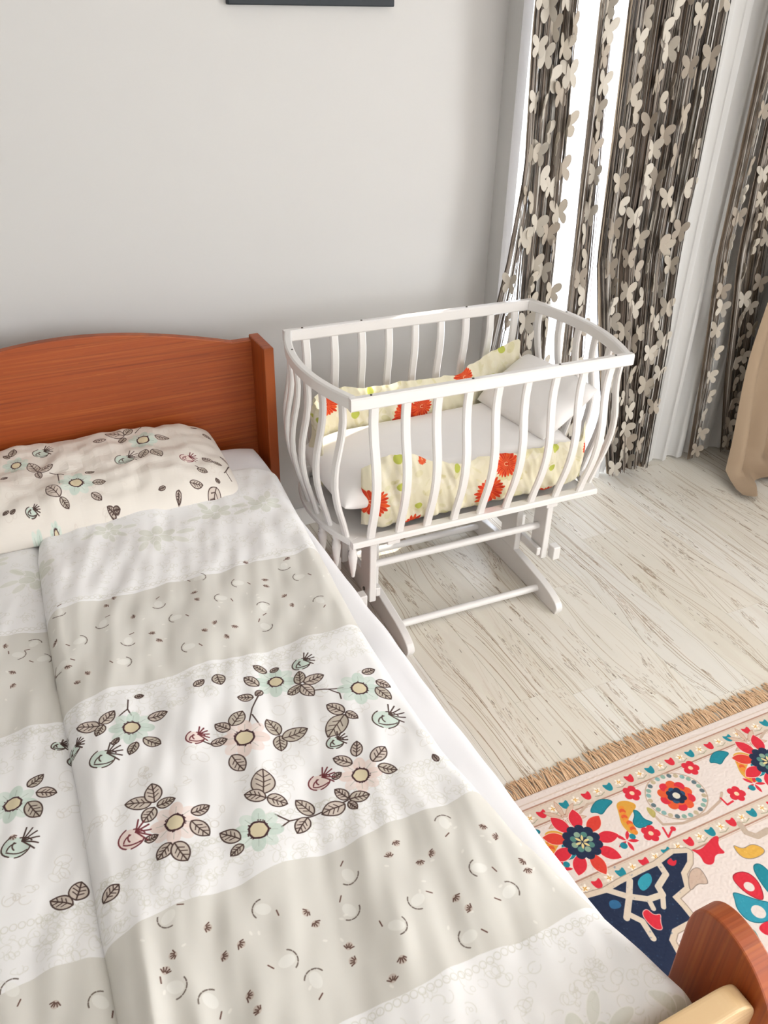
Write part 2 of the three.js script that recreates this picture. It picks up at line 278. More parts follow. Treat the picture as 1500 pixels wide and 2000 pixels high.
// ---------------------------------------------------------------- rug
const RUG = { x0: 0.30, x1: 2.20, z0: -1.075, z1: 0.55, h: 0.011 };
{
  const S = 1060, [c, g] = canvas(Math.round((RUG.x1 - RUG.x0) * S), Math.round((RUG.z1 - RUG.z0) * S));
  const P = (px, py) => { const q = onH(px, py, RUG.h); return [(q.x - RUG.x0) * S, (q.z - RUG.z0) * S]; };
  const A = (x, y) => P(960 + 0.36 * x, 1300 + 0.36 * y), B = (x, y) => P(1040 + 0.30667 * x, 1560 + 0.30667 * y);
  const cream = '#ddd0c8', tan = '#b59a86', red = '#cf2637', teal = '#15808f', navy = '#14233f', gold = '#d39a3a', orange = '#d8552a';
  g.fillStyle = cream; g.fillRect(0, 0, c.width, c.height);
  const poly = (pts, fill, stroke, lw = 3) => { g.beginPath(); const n = pts.length; pts.forEach((p, i) => { const q = pts[(i + 1) % n], m = [(p[0] + q[0]) / 2, (p[1] + q[1]) / 2]; i ? g.quadraticCurveTo(p[0], p[1], m[0], m[1]) : g.moveTo((p[0] + pts[n - 1][0]) / 2, (p[1] + pts[n - 1][1]) / 2) || g.quadraticCurveTo(p[0], p[1], m[0], m[1]); }); g.closePath(); if (fill) { g.fillStyle = fill; g.fill(); } if (stroke) { g.strokeStyle = stroke; g.lineWidth = lw; g.stroke(); } };
  const line = (pts, color, lw) => { g.beginPath(); pts.forEach((p, i) => (i ? g.lineTo(...p) : g.moveTo(...p))); g.strokeStyle = color; g.lineWidth = lw; g.lineJoin = g.lineCap = 'round'; g.stroke(); };
  const dot = (p, r, color) => { g.beginPath(); g.arc(p[0], p[1], r, 0, 7); g.fillStyle = color; g.fill(); };
  const petals = (p, n, r0, r1, w, color, turn = 0, edge) => { for (let k = 0; k < n; k++) { const a = turn + k / n * 6.283, ca = Math.cos(a), sa = Math.sin(a), pt = (r, o) => [p[0] + ca * r - sa * o, p[1] + sa * r + ca * o]; g.beginPath(); g.moveTo(...pt(r0, 0)); g.quadraticCurveTo(...pt(lerp(r0, r1, 0.55), w), ...pt(r1, 0)); g.quadraticCurveTo(...pt(lerp(r0, r1, 0.55), -w), ...pt(r0, 0)); g.fillStyle = Array.isArray(color) ? color[k % color.length] : color; g.fill(); if (edge) { g.strokeStyle = edge; g.lineWidth = 1.5; g.stroke(); } } };
  const five = (p, r) => { for (let k = 0; k < 5; k++) { const a = k * 1.2566 + 0.3; dot([p[0] + Math.cos(a) * r * 0.6, p[1] + Math.sin(a) * r * 0.6], r * 0.45, red); } dot(p, r * 0.28, '#e7c9a4'); };
  const zb = (p) => p[1];
  const b1a = (zb(A(210, 780)) + zb(A(1400, 288))) / 2, b1b = (zb(A(300, 872)) + zb(A(1450, 352))) / 2, b2a = (zb(B(330, 515)) + zb(B(1400, 15))) / 2, b2b = (zb(B(440, 608)) + zb(B(1450, 118))) / 2;
  line([[0, 22], [c.width, 22]], '#cdb9a8', 3);
  for (const [a, b] of [[b1a, b1b], [b2a, b2b]]) {
    g.fillStyle = '#d3c3b2'; g.fillRect(0, a, c.width, b - a);
    for (const y of [a, b]) { line([[0, y], [c.width, y]], '#a9826f', 4); line([[0, y + 5], [c.width, y + 5]], '#cbb29f', 2); }
  }
  const items = (mid, first, step, start) => { for (let k = -14; k < 30; k++) { const x = first + k * step, t = ((k % 2) + 2) % 2 ? teal : red, r = 13; if (x < -20 || x > c.width + 20) continue;
    poly([[x - r, mid - r], [x, mid - r * 0.3], [x + r, mid - r], [x + r * 0.8, mid + r * 0.7], [x, mid + r * 1.2], [x - r * 0.8, mid + r * 0.7]], t);
    const xm = x + step / 2; petals([xm, mid], 5, 0, 13, 6, '#efe6d8', k); petals([xm, mid], 4, 0, 7, 3, gold, k * 2); line([[xm - 15, mid + 12], [xm, mid + 16], [xm + 15, mid + 10]], '#9b9a80', 2); } };
  const i0 = A(272, 803), i1 = A(1460, 293), step = (i1[0] - i0[0]) / 11; items((b1a + b1b) / 2, i0[0], step);
  const j0 = B(425, 555); items((b2a + b2b) / 2, j0[0], step);
  // main border: scrolling stem, rosettes, leaves
  const mid = (b1b + b2a) / 2, per = A(1480, 500)[0] - B(318, 275)[0];
  for (const k of [-1, 0, 1, 2]) {
    const o = (p) => [p[0] + k * per, p[1]];
    line([A(480, 800), A(520, 752), A(600, 735)].map(o), '#bda693', 7); line([A(890, 820), A(930, 862), A(1040, 855), A(1170, 800), A(1240, 735), A(1250, 690)].map(o), '#bda693', 7);
    petals(o(A(400, 830)), 7, 4, 55, 13, '#cdb19c', 0.3, '#b58f78');
    const f = o(B(318, 275)); petals(f, 9, 30, 96, 34, [red, red, '#d13b2c'], 0.2, '#e8cfc0'); for (let q = 0; q < 11; q++) dot([f[0] + 37 * Math.cos(q * 0.571), f[1] + 37 * Math.sin(q * 0.571)], 12, navy); dot(f, 37, navy); for (let q = 0; q < 8; q++) dot([f[0] + 22 * Math.cos(q * 0.785), f[1] + 22 * Math.sin(q * 0.785)], 8, q % 2 ? '#4d7d74' : '#86a08a'); petals(f, 6, 2, 20, 7, '#dcc98c', 0);
    const r = o(A(1003, 705)); for (let q = 0; q < 26; q++) { const a = q / 26 * 6.283; dot([r[0] + Math.cos(a) * 74, r[1] + Math.sin(a) * 62], 6.5, ['#86a394', '#5c6d72', '#b9a98b', '#7fa5a0'][q % 4]); }
    g.beginPath(); g.ellipse(r[0], r[1], 82, 70, 0, 0, 7); g.strokeStyle = '#b7a08c'; g.lineWidth = 3; g.stroke();
    for (let q = 0; q < 10; q++) { const an = q * 0.6283; dot([r[0] + 34 * Math.cos(an), r[1] + 34 * Math.sin(an)], 13.5, q % 2 ? red : orange); } dot(r, 30, orange); for (let q = 0; q < 8; q++) dot([r[0] + 17 * Math.cos(q * 0.785), r[1] + 17 * Math.sin(q * 0.785)], 9, q % 3 ? navy : '#24496a'); dot(r, 17, navy); dot(r, 10, '#d8cfbd');
    for (const d of [[0, 0], [0, 1]]) {
      const q = (x, y) => { const p = A(x, y); return d[1] ? o([p[0] + (A(1230, 490)[0] - A(600, 765)[0]), p[1]]) : o(p); };
      poly([q(530, 800), q(560, 735), q(610, 722), q(665, 735), q(625, 770), q(600, 812), q(570, 795)], teal, '#0f5f6d', 2);
      poly([q(672, 745), q(725, 728), q(795, 755), q(760, 800), q(735, 850), q(770, 905), q(800, 900), q(770, 925), q(705, 870), q(690, 800)], gold); for (let z = 0; z < 9; z++) dot(q(705 + 9 * z * (z < 5 ? 0.6 : 1), 775 + 16 * z), 8, z % 2 ? orange : '#dd8a2f');
      poly([q(765, 780), q(800, 790), q(825, 835), q(885, 850), q(840, 872), q(795, 885), q(762, 850), q(780, 815)], teal, '#0f5f6d', 2);
      poly([q(835, 760), q(895, 790), q(885, 835), q(850, 800)], '#b3a562');
    }
    for (const p of [A(762, 692), A(1080, 555), A(865, 910), A(1330, 695)]) five(o(p), 23);
    for (const p of [A(735, 950), A(1425, 640)]) { petals(o(p), 5, 2, 30, 9, red, 0.4); dot([o(p)[0] - 16, o(p)[1] + 8], 9, teal); dot([o(p)[0] + 20, o(p)[1] - 4], 8, teal); }
    line([A(930, 880), A(960, 930), A(985, 880)].map(o), red, 5); dot(o(A(985, 885)), 7, red); line([A(1245, 720), A(1280, 755), A(1310, 735)].map(o), red, 5);
  }
  // field: navy cartouche, palmettes
  const nav = [B(470, 600), B(560, 545), B(690, 478), B(800, 425), B(900, 350), B(985, 345), B(985, 400), B(945, 470), B(968, 560), B(890, 625), B(950, 690), B(1010, 765), B(890, 830), B(870, 900), B(930, 1010), B(900, 1110), B(860, 1250), B(400, 1100), B(250, 800), B(330, 640)];
  g.beginPath(); nav.forEach((p, i) => (i ? g.lineTo(...p) : g.moveTo(...p))); g.closePath(); g.lineJoin = 'round'; g.strokeStyle = '#9b8a7a'; g.lineWidth = 30; g.stroke(); g.strokeStyle = '#d3c2ad'; g.lineWidth = 26; g.stroke(); g.fillStyle = navy; g.fill();
  poly([B(990, 470), B(1050, 430), B(1090, 470), B(1125, 540), B(1090, 545), B(1050, 540), B(1000, 600)], '#c3aa98', '#8d7f74', 2);
  poly([B(660, 520), B(740, 460), B(770, 520), B(730, 580), B(690, 590)], '#2c93a5');
  line([B(810, 420), B(850, 480), B(800, 560), B(830, 610), B(740, 640), B(600, 620), B(470, 580)], '#d3c5b2', 15); line([B(620, 520), B(615, 640), B(600, 760)], '#d3c5b2', 15); line([B(740, 640), B(770, 700)], '#d3c5b2', 12); line([B(830, 620), B(835, 690)], '#d3c5b2', 12);
  line([B(620, 740), B(700, 780), B(770, 890)], '#d3c5b2', 14); poly([B(480, 650), B(540, 640), B(580, 690), B(500, 710)], '#28618a');
  poly([B(690, 735), B(725, 695), B(775, 745), B(820, 730), B(815, 785), B(835, 840), B(770, 830)], red, '#e6b0a8', 2);
  poly([B(850, 405), B(880, 372), B(895, 400), B(920, 385), B(915, 425), B(885, 430)], red);
  for (let k = 0; k < 70; k++) { const p = B(rr(500, 950), rr(420, 1060)); if (g.isPointInPath) dot(p, rr(1, 2.4), 'rgba(60,90,120,0.35)'); }
  poly([B(1000, 320), B(1060, 330), B(1100, 300), B(1150, 240), B(1190, 235), B(1180, 300), B(1240, 350), B(1160, 350), B(1160, 420), B(1095, 420), B(1070, 360)], red);
  poly([B(1265, 285), B(1340, 325), B(1400, 280), B(1500, 330), B(1420, 385), B(1330, 380)], '#d7a646', '#8d7f74', 2);
  line([B(1320, 160), B(1360, 215), B(1430, 240), B(1500, 200)], '#b9a694', 16);
  poly([B(1255, 490), B(1350, 455), B(1440, 520), B(1480, 640), B(1440, 645), B(1340, 590)], red, '#8e1b2a', 2); dot(B(1380, 560), 12, cream);
  poly([B(1390, 430), B(1450, 405), B(1540, 500), B(1560, 640), B(1490, 590)], teal, '#0f5f6d', 2);
  poly([B(1270, 590), B(1360, 620), B(1450, 650), B(1520, 660), B(1540, 760), B(1460, 795), B(1370, 780), B(1300, 700), B(1290, 640)], '#2a8ea2', '#0f5f6d', 2); dot(B(1440, 720), 16, cream);
  poly([B(1430, 820), B(1500, 770), B(1600, 800), B(1560, 880), B(1480, 870)], red); poly([B(1370, 830), B(1420, 830), B(1470, 960), B(1420, 940)], '#5c8f83');
  for (let k = 0; k < 26000; k++) { g.fillStyle = `rgba(${rnd() < 0.5 ? '255,250,245' : '70,50,45'},${rr(0.03, 0.13)})`; g.fillRect(rr(0, c.width), rr(0, c.height), rr(1, 3), rr(1, 3)); }
  const geo = rbox(RUG.x0, RUG.x1, 0.0005, RUG.h, RUG.z0, RUG.z1, 0.004, 2), p = geo.attributes.position, uv = geo.attributes.uv;
  for (let i = 0; i < p.count; i++) uv.setXY(i, (p.getX(i) - RUG.x0) / (RUG.x1 - RUG.x0), 1 - (p.getZ(i) - RUG.z0) / (RUG.z1 - RUG.z0));
  const pile = bumpTex(256, (u, v) => 0.5 + 0.45 * nz(u * 90, v * 90, 2)); pile.repeat.set(3, 3);
  const rug = thing('rug', 'cream rug with red, teal and navy floral print and fringed end', 'rug');
  mesh('pile', geo, std({ map: ctex(c), roughness: 0.95, bumpMap: pile, bumpScale: 0.0015 }), rug);
  const fr = []; for (let k = 0; k < 620; k++) {
    const x = RUG.x0 + (k + rnd()) / 620 * (RUG.x1 - RUG.x0), L = rr(0.045, 0.062), d = rr(-0.018, 0.018), r = rr(0.0011, 0.0019), y = rr(0.003, 0.008);
    fr.push(sweep([V3(x, y, RUG.z0 + 0.004), V3(x + d * 0.35, y + 0.002, RUG.z0 - L * 0.5), V3(x + d, 0.0022, RUG.z0 - L)], V3(1, 0, 0), r * 2, r * 2, r * 0.5));
  }
  const f = mesh('fringe', merged(fr), std({ color: 0xe3c09c, roughness: 0.85 }), rug); f.userData.kind = 'stuff';
}

// ---------------------------------------------------------------- bed
function woodTex(base, dark, light, n, seedShift) {
  const [c, g] = canvas(1024, 512); g.fillStyle = base; g.fillRect(0, 0, 1024, 512);
  for (let k = 0; k < n; k++) {
    const y = rr(0, 512), x0 = rr(-300, 900), L = rr(200, 1100), a = rr(2, 9), f = rr(150, 400), ph = rr(0, 6);
    g.strokeStyle = rnd() < 0.55 ? dark : light; g.globalAlpha = rr(0.05, 0.3); g.lineWidth = rr(0.6, 5); g.beginPath();
    for (let x = x0; x < x0 + L; x += 20) g.lineTo(x, y + a * Math.sin(x / f + ph)); g.stroke();
  }
  g.globalAlpha = 1; return ctex(c, true);
}
const cherryT = woodTex('#a04812', '#6e2a06', '#bd6a2a', 420);
const cherry = phy({ map: cherryT, roughness: 0.5, clearcoat: 0.12, clearcoatRoughness: 0.35 });
const cherryUpT = cherryT.clone(); cherryUpT.rotation = Math.PI / 2; const cherryUp = phy({ map: cherryUpT, roughness: 0.5, clearcoat: 0.12, clearcoatRoughness: 0.35 });
const beech = phy({ map: woodTex('#d9b98c', '#c39b6b', '#e8cfa8', 260), roughness: 0.4, clearcoat: 0.25, clearcoatRoughness: 0.3 });
function planarUV(g, ax, ay, sx = 1, sy = 1) { const p = g.attributes.position, uv = g.attributes.uv; for (let i = 0; i < p.count; i++) uv.setXY(i, [p.getX(i), p.getY(i), p.getZ(i)][ax] * sx, [p.getX(i), p.getY(i), p.getZ(i)][ay] * sy); return g; }
const BED = [0.662, 0, -2.28], BEDTURN = 0.022;
{
  const bed = thing('bed', 'single bed with an arched cherry-brown headboard and side wings', 'bed', BED, BEDTURN);
  const hb = new THREE.Shape(); hb.moveTo(0, 0.2); hb.lineTo(0, 0.772); hb.lineTo(-0.055, 0.772); hb.bezierCurveTo(-0.2, 0.812, -0.36, 0.848, -0.515, 0.848); hb.bezierCurveTo(-0.67, 0.848, -0.83, 0.812, -0.975, 0.772); hb.lineTo(-1.03, 0.772); hb.lineTo(-1.03, 0.2);
  mesh('headboard', planarUV(new THREE.ExtrudeGeometry(hb, { depth: 0.02, bevelEnabled: true, bevelThickness: 0.003, bevelSize: 0.003, bevelSegments: 2, curveSegments: 24 }).translate(0, 0, -0.028), 0, 1, 1, 2), cherry, bed);
  for (const x of [0, -1.061]) mesh('head_wing', planarUV(rbox(x + 0.0005, x + 0.0305, 0, 0.785, -0.03, 0.105, 0.004), 2, 1, 2, 1), cherryUp, bed);
  const wing = new THREE.Shape(); wing.moveTo(-1.835, 0.0145); wing.lineTo(-1.835, 0.535); wing.bezierCurveTo(-1.835, 0.58, -1.848, 0.596, -1.87, 0.602); wing.bezierCurveTo(-1.905, 0.61, -1.955, 0.59, -1.985, 0.53); wing.lineTo(-1.99, 0.0145);
  for (const x of [0.004, -1.066]) mesh('foot_wing', planarUV(new THREE.ExtrudeGeometry(wing, { depth: 0.028, bevelEnabled: true, bevelThickness: 0.003, bevelSize: 0.003, bevelSegments: 2, curveSegments: 16 }).rotateY(Math.PI / 2).translate(x, 0, 0), 2, 1, 2, 1), cherryUp, bed);
  const fb = new THREE.Shape(), fy = 0.56; fb.moveTo(0.002, 0.2); fb.lineTo(0.002, fy - 0.05); fb.quadraticCurveTo(0.002, fy, -0.05, fy); fb.lineTo(-0.98, fy); fb.quadraticCurveTo(-1.03, fy, -1.03, fy - 0.05); fb.lineTo(-1.03, 0.2);
  const f = mesh('footboard', planarUV(new THREE.ExtrudeGeometry(fb, { depth: 0.022, bevelEnabled: true, bevelThickness: 0.006, bevelSize: 0.002, bevelSegments: 3, curveSegments: 12 }).translate(0, 0, 1.932), 0, 1, 1, 2), beech, bed); f.userData.label = 'pale beech footboard panel';
  for (const x of [-1.025, -0.03]) mesh('side_rail', planarUV(rbox(x, x + 0.025, 0.14, 0.26, 0.0, 1.93, 0.004), 2, 1, 1, 2), cherry, bed);
  mesh('cross_rail', planarUV(rbox(-1.0, -0.005, 0.30, 0.44, 1.905, 1.925, 0.004), 0, 1, 1, 2), cherry, bed);
  for (let k = 0; k < 11; k++) mesh('slat', rbox(-1.0, -0.03, 0.225, 0.238, 0.06 + k * 0.175, 0.13 + k * 0.175, 0.003, 1), beech, bed);
}
const bedX = (lx, lz) => BED[0] + lx * Math.cos(BEDTURN) + lz * Math.sin(BEDTURN), bedZ = (lx, lz) => BED[2] - lx * Math.sin(BEDTURN) + lz * Math.cos(BEDTURN);
const weave = bumpTex(256, (u, v) => 0.5 + 0.2 * nz(u * 30, v * 30, 2) + 0.25 * Math.sin(u * 256 * 1.57) * Math.sin(v * 256 * 1.57));
weave.repeat.set(4, 4);
const sheetMat = phy({ color: 0xf0eff2, roughness: 0.85, sheen: 0.3, sheenRoughness: 0.6, sheenColor: new THREE.Color(0.4, 0.4, 0.42), side: THREE.DoubleSide });
tag(mesh('mattress', new RoundedBoxGeometry(0.985, 0.19, 1.86, 6, 0.045).rotateY(BEDTURN).translate(bedX(-0.53, 0.965), 0.334, bedZ(-0.53, 0.965)), sheetMat), 'white mattress lying in the brown bed frame', 'mattress');
{
  const g = grid(70, 150, (s, t) => {                                // s from under the duvet to the hem at the side
    const lz = lerp(0.135, 1.80, t), edge = -0.028 + 0.006 * nz(lz * 3, 4.4) + 0.004 * nz(lz * 11, 1.1), L0 = 0.42, d = s * 0.64; let x, y;
    const R = 0.03; if (d < L0) { x = edge - R - (L0 - d); y = 0.434; } else if (d < L0 + R * 1.5708) { const a = (d - L0) / R; x = edge - R + R * Math.sin(a); y = 0.434 - R + R * Math.cos(a); } else { const q = d - L0 - R * 1.5708; x = edge + q * (0.05 + 0.10 * (0.5 + 0.5 * Math.sin(lz * 17 + 2.2 * nz(lz * 2, 7)))) * sstep(0, 0.1, q); y = 0.434 - R - q; }
    y += 0.003 * nz(x * 14, lz * 6, 3) * (d < L0 ? 1 : 0) + 0.002;
    return [bedX(x, lz), y, bedZ(x, lz), d * 1, lz];
  });
  tag(mesh('bed_sheet', g, sheetMat), 'plain white bed sheet hanging over the side of the mattress', 'sheet');
}

// printed bedding: motifs drawn in metres on flat cloth
const mk = { line: '#43302b', leaf: ['#cbbfb3', '#c4baac', '#d0c3b8'], mint: ['rgba(194,214,200,0.7)', 'rgba(208,224,213,0.65)'], pink: ['rgba(232,208,198,0.7)', 'rgba(240,220,212,0.65)'] };
function printer(g, toC, S) {
  const wob = (pts, lw, color = mk.line) => { g.strokeStyle = color; g.lineWidth = lw * 1.3 * S; g.lineCap = g.lineJoin = 'round'; g.beginPath(); pts.forEach((p, i) => (i ? g.lineTo(...p) : g.moveTo(...p))); g.stroke(); };
  return {
    leaf(bx, by, tx, ty, wf = 0.36) {
      const a = toC(bx, by), b = toC(tx, ty), dx = b[0] - a[0], dy = b[1] - a[1], L = Math.hypot(dx, dy), nx = -dy / L, ny = dx / L, w = L * wf; if (L < 4) return;
      const pt = (t, o) => [a[0] + dx * t + nx * o, a[1] + dy * t + ny * o];
      g.beginPath(); g.moveTo(...a); g.bezierCurveTo(...pt(0.15, w * 1.1), ...pt(0.7, w * 1.25), ...b); g.bezierCurveTo(...pt(0.75, -w * 1.15), ...pt(0.1, -w * 1.2), ...a); g.fillStyle = mk.leaf[Math.floor(rnd() * 3)]; g.fill();
      g.strokeStyle = mk.line; g.lineWidth = 0.0021 * S; g.stroke(); wob([a, pt(0.5, w * 0.05), b], 0.0016);
      for (const t of [0.25, 0.45, 0.65]) { wob([pt(t, 0), pt(t + 0.16, w * 0.6 * (1 - Math.abs(t - 0.4)))], 0.0012); wob([pt(t, 0), pt(t + 0.16, -w * 0.6 * (1 - Math.abs(t - 0.4)))], 0.0012); }
    },
    flower(x, y, r, kind, cr) {
      const p = toC(x, y), e = toC(x + r, y), R = Math.hypot(e[0] - p[0], e[1] - p[1]), C = R * cr / r, n = 8;
      for (let k = 0; k < n; k++) { const a = k / n * 6.283 + 0.3, q = [p[0] + Math.cos(a) * R * 0.62, p[1] + Math.sin(a) * R * 0.62]; g.fillStyle = mk[kind][k % 2]; g.beginPath(); g.ellipse(q[0], q[1], R * 0.44, R * 0.3, a, 0, 7); g.fill(); wob([[p[0] + Math.cos(a) * C, p[1] + Math.sin(a) * C], [p[0] + Math.cos(a) * R * 0.8, p[1] + Math.sin(a) * R * 0.8]], 0.0008, 'rgba(110,130,112,0.35)'); }
      g.beginPath(); for (let k = 0; k <= 40; k++) { const a = k / 40 * 6.283, q = C * (1 + 0.1 * nz(Math.cos(a) * 2 + x, Math.sin(a) * 2 + y)); g.lineTo(p[0] + Math.cos(a) * q, p[1] + Math.sin(a) * q); } g.closePath(); g.fillStyle = '#dccfae'; g.fill(); g.strokeStyle = '#3a1c20'; g.lineWidth = C * 0.2; g.stroke();
      for (let k = 0; k < 26; k++) { const a = rr(0, 6.28), q = C * rr(0.98, 1.22); g.fillStyle = '#3a1c20'; g.beginPath(); g.arc(p[0] + Math.cos(a) * q, p[1] + Math.sin(a) * q, C * 0.075, 0, 7); g.fill(); }
    },
    bud(x, y, r, kind) {
      const p = toC(x, y), e = toC(x + r, y), R = 1.2 * Math.hypot(e[0] - p[0], e[1] - p[1]), col = kind === 'pink' ? '#6b2a30' : mk.line;
      g.fillStyle = mk[kind][0]; g.beginPath(); g.ellipse(p[0] - R * 0.1, p[1] + R * 0.15, R * 0.75, R * 0.62, 0.3, 0, 7); g.fill();
      const arc = (a0, a1, q, ox, oy) => { const l = []; for (let k = 0; k <= 8; k++) { const a = lerp(a0, a1, k / 8); l.push([p[0] + ox * R + Math.cos(a) * q * R, p[1] + oy * R + Math.sin(a) * q * R * 0.85]); } wob(l, 0.0017, col); };
      arc(2.2, 4.4, 0.8, 0, 0.1); arc(0.3, 1.7, 0.75, -0.1, 0.15); arc(2.6, 3.9, 0.45, 0.2, 0.1); arc(4.9, 6.0, 0.7, 0.05, 0.2);
      arc(1.2, 2.4, 0.9, 0.1, -0.2); arc(3.4, 4.6, 0.55, 0, 0.35);
      for (let k = 0; k < 6; k++) { const a = -1.3 + k * 0.45; wob([[p[0] + 0.25 * R, p[1] - 0.15 * R], [p[0] + (0.35 + Math.cos(a) * 0.75) * R, p[1] + (-0.1 + Math.sin(a) * 0.85) * R]], 0.0019, col); }
    },
    stem(...q) { const l = []; for (let i = 0; i < q.length; i += 2) l.push(toC(q[i], q[i + 1])); wob(l, 0.0019); },
    sprig(x, y) { const p = toC(x, y), a0 = rr(0, 6.28); g.fillStyle = 'rgba(160,128,112,0.3)'; g.beginPath(); g.arc(p[0], p[1], 0.006 * S, 0, 7); g.fill(); for (let k = -2; k <= 2; k++) { const a = a0 + k * 0.5, q = [p[0] - Math.cos(a0) * 0.005 * S, p[1] - Math.sin(a0) * 0.005 * S]; wob([[q[0] + Math.cos(a) * 0.003 * S, q[1] + Math.sin(a) * 0.003 * S], [q[0] + Math.cos(a) * rr(0.007, 0.0095) * S, q[1] + Math.sin(a) * rr(0.007, 0.0095) * S]], 0.0012, '#54382f'); } },
    arc(x, y) { const p = toC(x, y), a0 = rr(0, 6.28), R = 0.0155 * S; g.fillStyle = 'rgba(240,238,234,0.55)'; g.beginPath(); g.ellipse(p[0], p[1], R * 0.8, R * 0.55, a0, 0, 7); g.fill(); for (let k = 0; k < 4; k++) { const l = []; for (let i = 0; i <= 4; i++) { const a = a0 - 1.1 + k * 0.58 + i * 0.11; l.push([p[0] + Math.cos(a) * R, p[1] + Math.sin(a) * R]); } wob(l, 0.0014, 'rgba(80,66,58,0.85)'); } wob([[p[0] - Math.cos(a0) * R * 1.3, p[1] - Math.sin(a0) * R * 1.3], [p[0] - Math.cos(a0 + 0.3) * R * 1.7, p[1] - Math.sin(a0 + 0.3) * R * 1.7]], 0.0013, '#5a3a30'); },
    lace(x0, y0, x1, y1, n, r0, r1, color) { g.strokeStyle = color; for (let k = 0; k < n; k++) { g.lineWidth = rr(0.0008, 0.0016) * S; const x = rr(x0, x1), y = rr(y0, y1), a = rr(0, 6.28), r = rr(r0, r1) * S; g.beginPath(); g.ellipse(x, y, r, r * rr(0.4, 0.9), a, 0, rr(3, 6.3)); g.stroke(); if (rnd() < 0.3) { g.beginPath(); g.arc(x + r, y, r * 0.5, 0, 6.3); g.stroke(); } } },
  };
}
const DV = { x0: -0.62, x1: 0.74, z0: -2.14, z1: -0.26 };
const [dvC, dg] = canvas(Math.round((DV.x1 - DV.x0) * 1080), Math.round((DV.z1 - DV.z0) * 1080));
{
  const S = 1080, W = dvC.width, Y = (z) => (z - DV.z0) * S, DH = 0.49;
  const C = (px, py) => { const q = onH(px, py, DH); return [(q.x - DV.x0) * S, (q.z - DV.z0) * S]; };
  const pr = (f) => printer(dg, (x, y) => C(...f(x, y)), S);
  const za = (x, y) => [100 + x * 0.50667, 1260 + y * 0.50667], zc = (x, y) => [x / 3, 1400 + y / 3], zd = (x, y) => [400 + x * 0.46667, 1500 + y * 0.46667], ze = (x, y) => [x * 0.46667, 1000 + y * 0.46667];
  const white = '#f2f1f1', grey = '#dcd9d2', laceC = 'rgba(218,216,207,0.55)', laceD = 'rgba(210,209,196,0.6)';
  dg.fillStyle = white; dg.fillRect(0, 0, W, dvC.height);
  for (const [a, b] of [[-1.585, -1.29], [-0.795, -0.545]]) {
    dg.fillStyle = grey; dg.beginPath(); dg.moveTo(0, Y(a)); for (let x = 0; x <= W; x += 20) dg.lineTo(x, Y(a) + 5 * Math.sin(x / 31)); for (let x = W; x >= 0; x -= 20) dg.lineTo(x, Y(b) + 5 * Math.sin(x / 31)); dg.closePath(); dg.fill();
    for (let k = 0; k < 60; k++) { const x = rr(0, W), y = rr(Y(a) + 12, Y(b) - 12); dg.fillStyle = 'rgba(240,237,230,0.7)'; dg.beginPath(); dg.ellipse(x, y, 4, 2, rr(0, 3), 0, 7); dg.fill(); }
  }
  const P0 = pr(za);
  for (const [a, b, n] of [[-2.14, -1.585, 1500], [-1.29, -1.19, 700], [-0.895, -0.795, 700], [-0.545, -0.26, 1000]]) P0.lace(0, Y(a) + 6, W, Y(b) - 6, n, 0.004, 0.012, laceC);
  for (const z of [-1.60, -1.275, -0.885, -0.535]) for (let x = 0; x < W; x += 13) { dg.strokeStyle = laceD; dg.lineWidth = 1.6; dg.beginPath(); dg.arc(x, Y(z) + 3 * Math.sin(x / 40), 5.5, 0, 6.3); dg.stroke(); }
  for (const [z, n] of [[-1.83, 10], [-0.4, 8]]) for (let k = 0; k < n; k++) {                        // pale tone-on-tone blossoms
    const x = (k + 0.5 + rr(-0.2, 0.2)) / n * W, y = Y(z + rr(-0.07, 0.07)), r = rr(38, 52);
    for (let q = 0; q < 6; q++) { const a = q / 6 * 6.28 + k; dg.fillStyle = 'rgba(214,216,203,0.62)'; dg.beginPath(); dg.ellipse(x + Math.cos(a) * r * 0.6, y + Math.sin(a) * r * 0.5, r * 0.45, r * 0.3, a, 0, 7); dg.fill(); dg.strokeStyle = 'rgba(244,243,240,0.9)'; dg.lineWidth = 2; dg.stroke(); }
    for (let q = 0; q < 4; q++) { const a = rr(0, 6.28); dg.fillStyle = 'rgba(219,220,208,0.6)'; dg.beginPath(); dg.ellipse(x + Math.cos(a) * r * 1.5, y + Math.sin(a) * r, r * 0.5, r * 0.2, a, 0, 7); dg.fill(); dg.stroke(); }
  }
  for (let k = 0; k < 60; k++) { const x = rr(0, W), y = rr(Y(-1.17), Y(-0.92)); P0.lace(x - 20, y - 20, x + 20, y + 20, 4, 0.006, 0.014, 'rgba(222,219,212,0.8)'); }
  const L = (P, s) => s.trim().split(/\s+/).forEach((q) => P.leaf(...q.split(',').map(Number)));
  P0.stem(300, 230, 298, 265, 265, 292); P0.stem(298, 265, 312, 285); P0.stem(802, 200, 776, 260, 765, 315); P0.stem(776, 285, 808, 330); P0.stem(1010, 185, 1065, 188, 1125, 182); P0.stem(1070, 188, 1112, 204, 1118, 226);
  P0.stem(865, 675, 920, 695, 985, 672, 1045, 652, 1145, 608); P0.stem(890, 720, 920, 695); P0.stem(590, 390, 620, 398);
  for (const [x, y, r, k, c] of [[313, 333, 82, 'mint', 30], [866, 143, 80, 'mint', 27], [1188, 183, 82, 'mint', 30], [748, 378, 92, 'pink', 36], [1193, 517, 80, 'pink', 31], [482, 712, 92, 'pink', 35], [802, 737, 92, 'mint', 37]]) P0.flower(x, y, r, k, c);
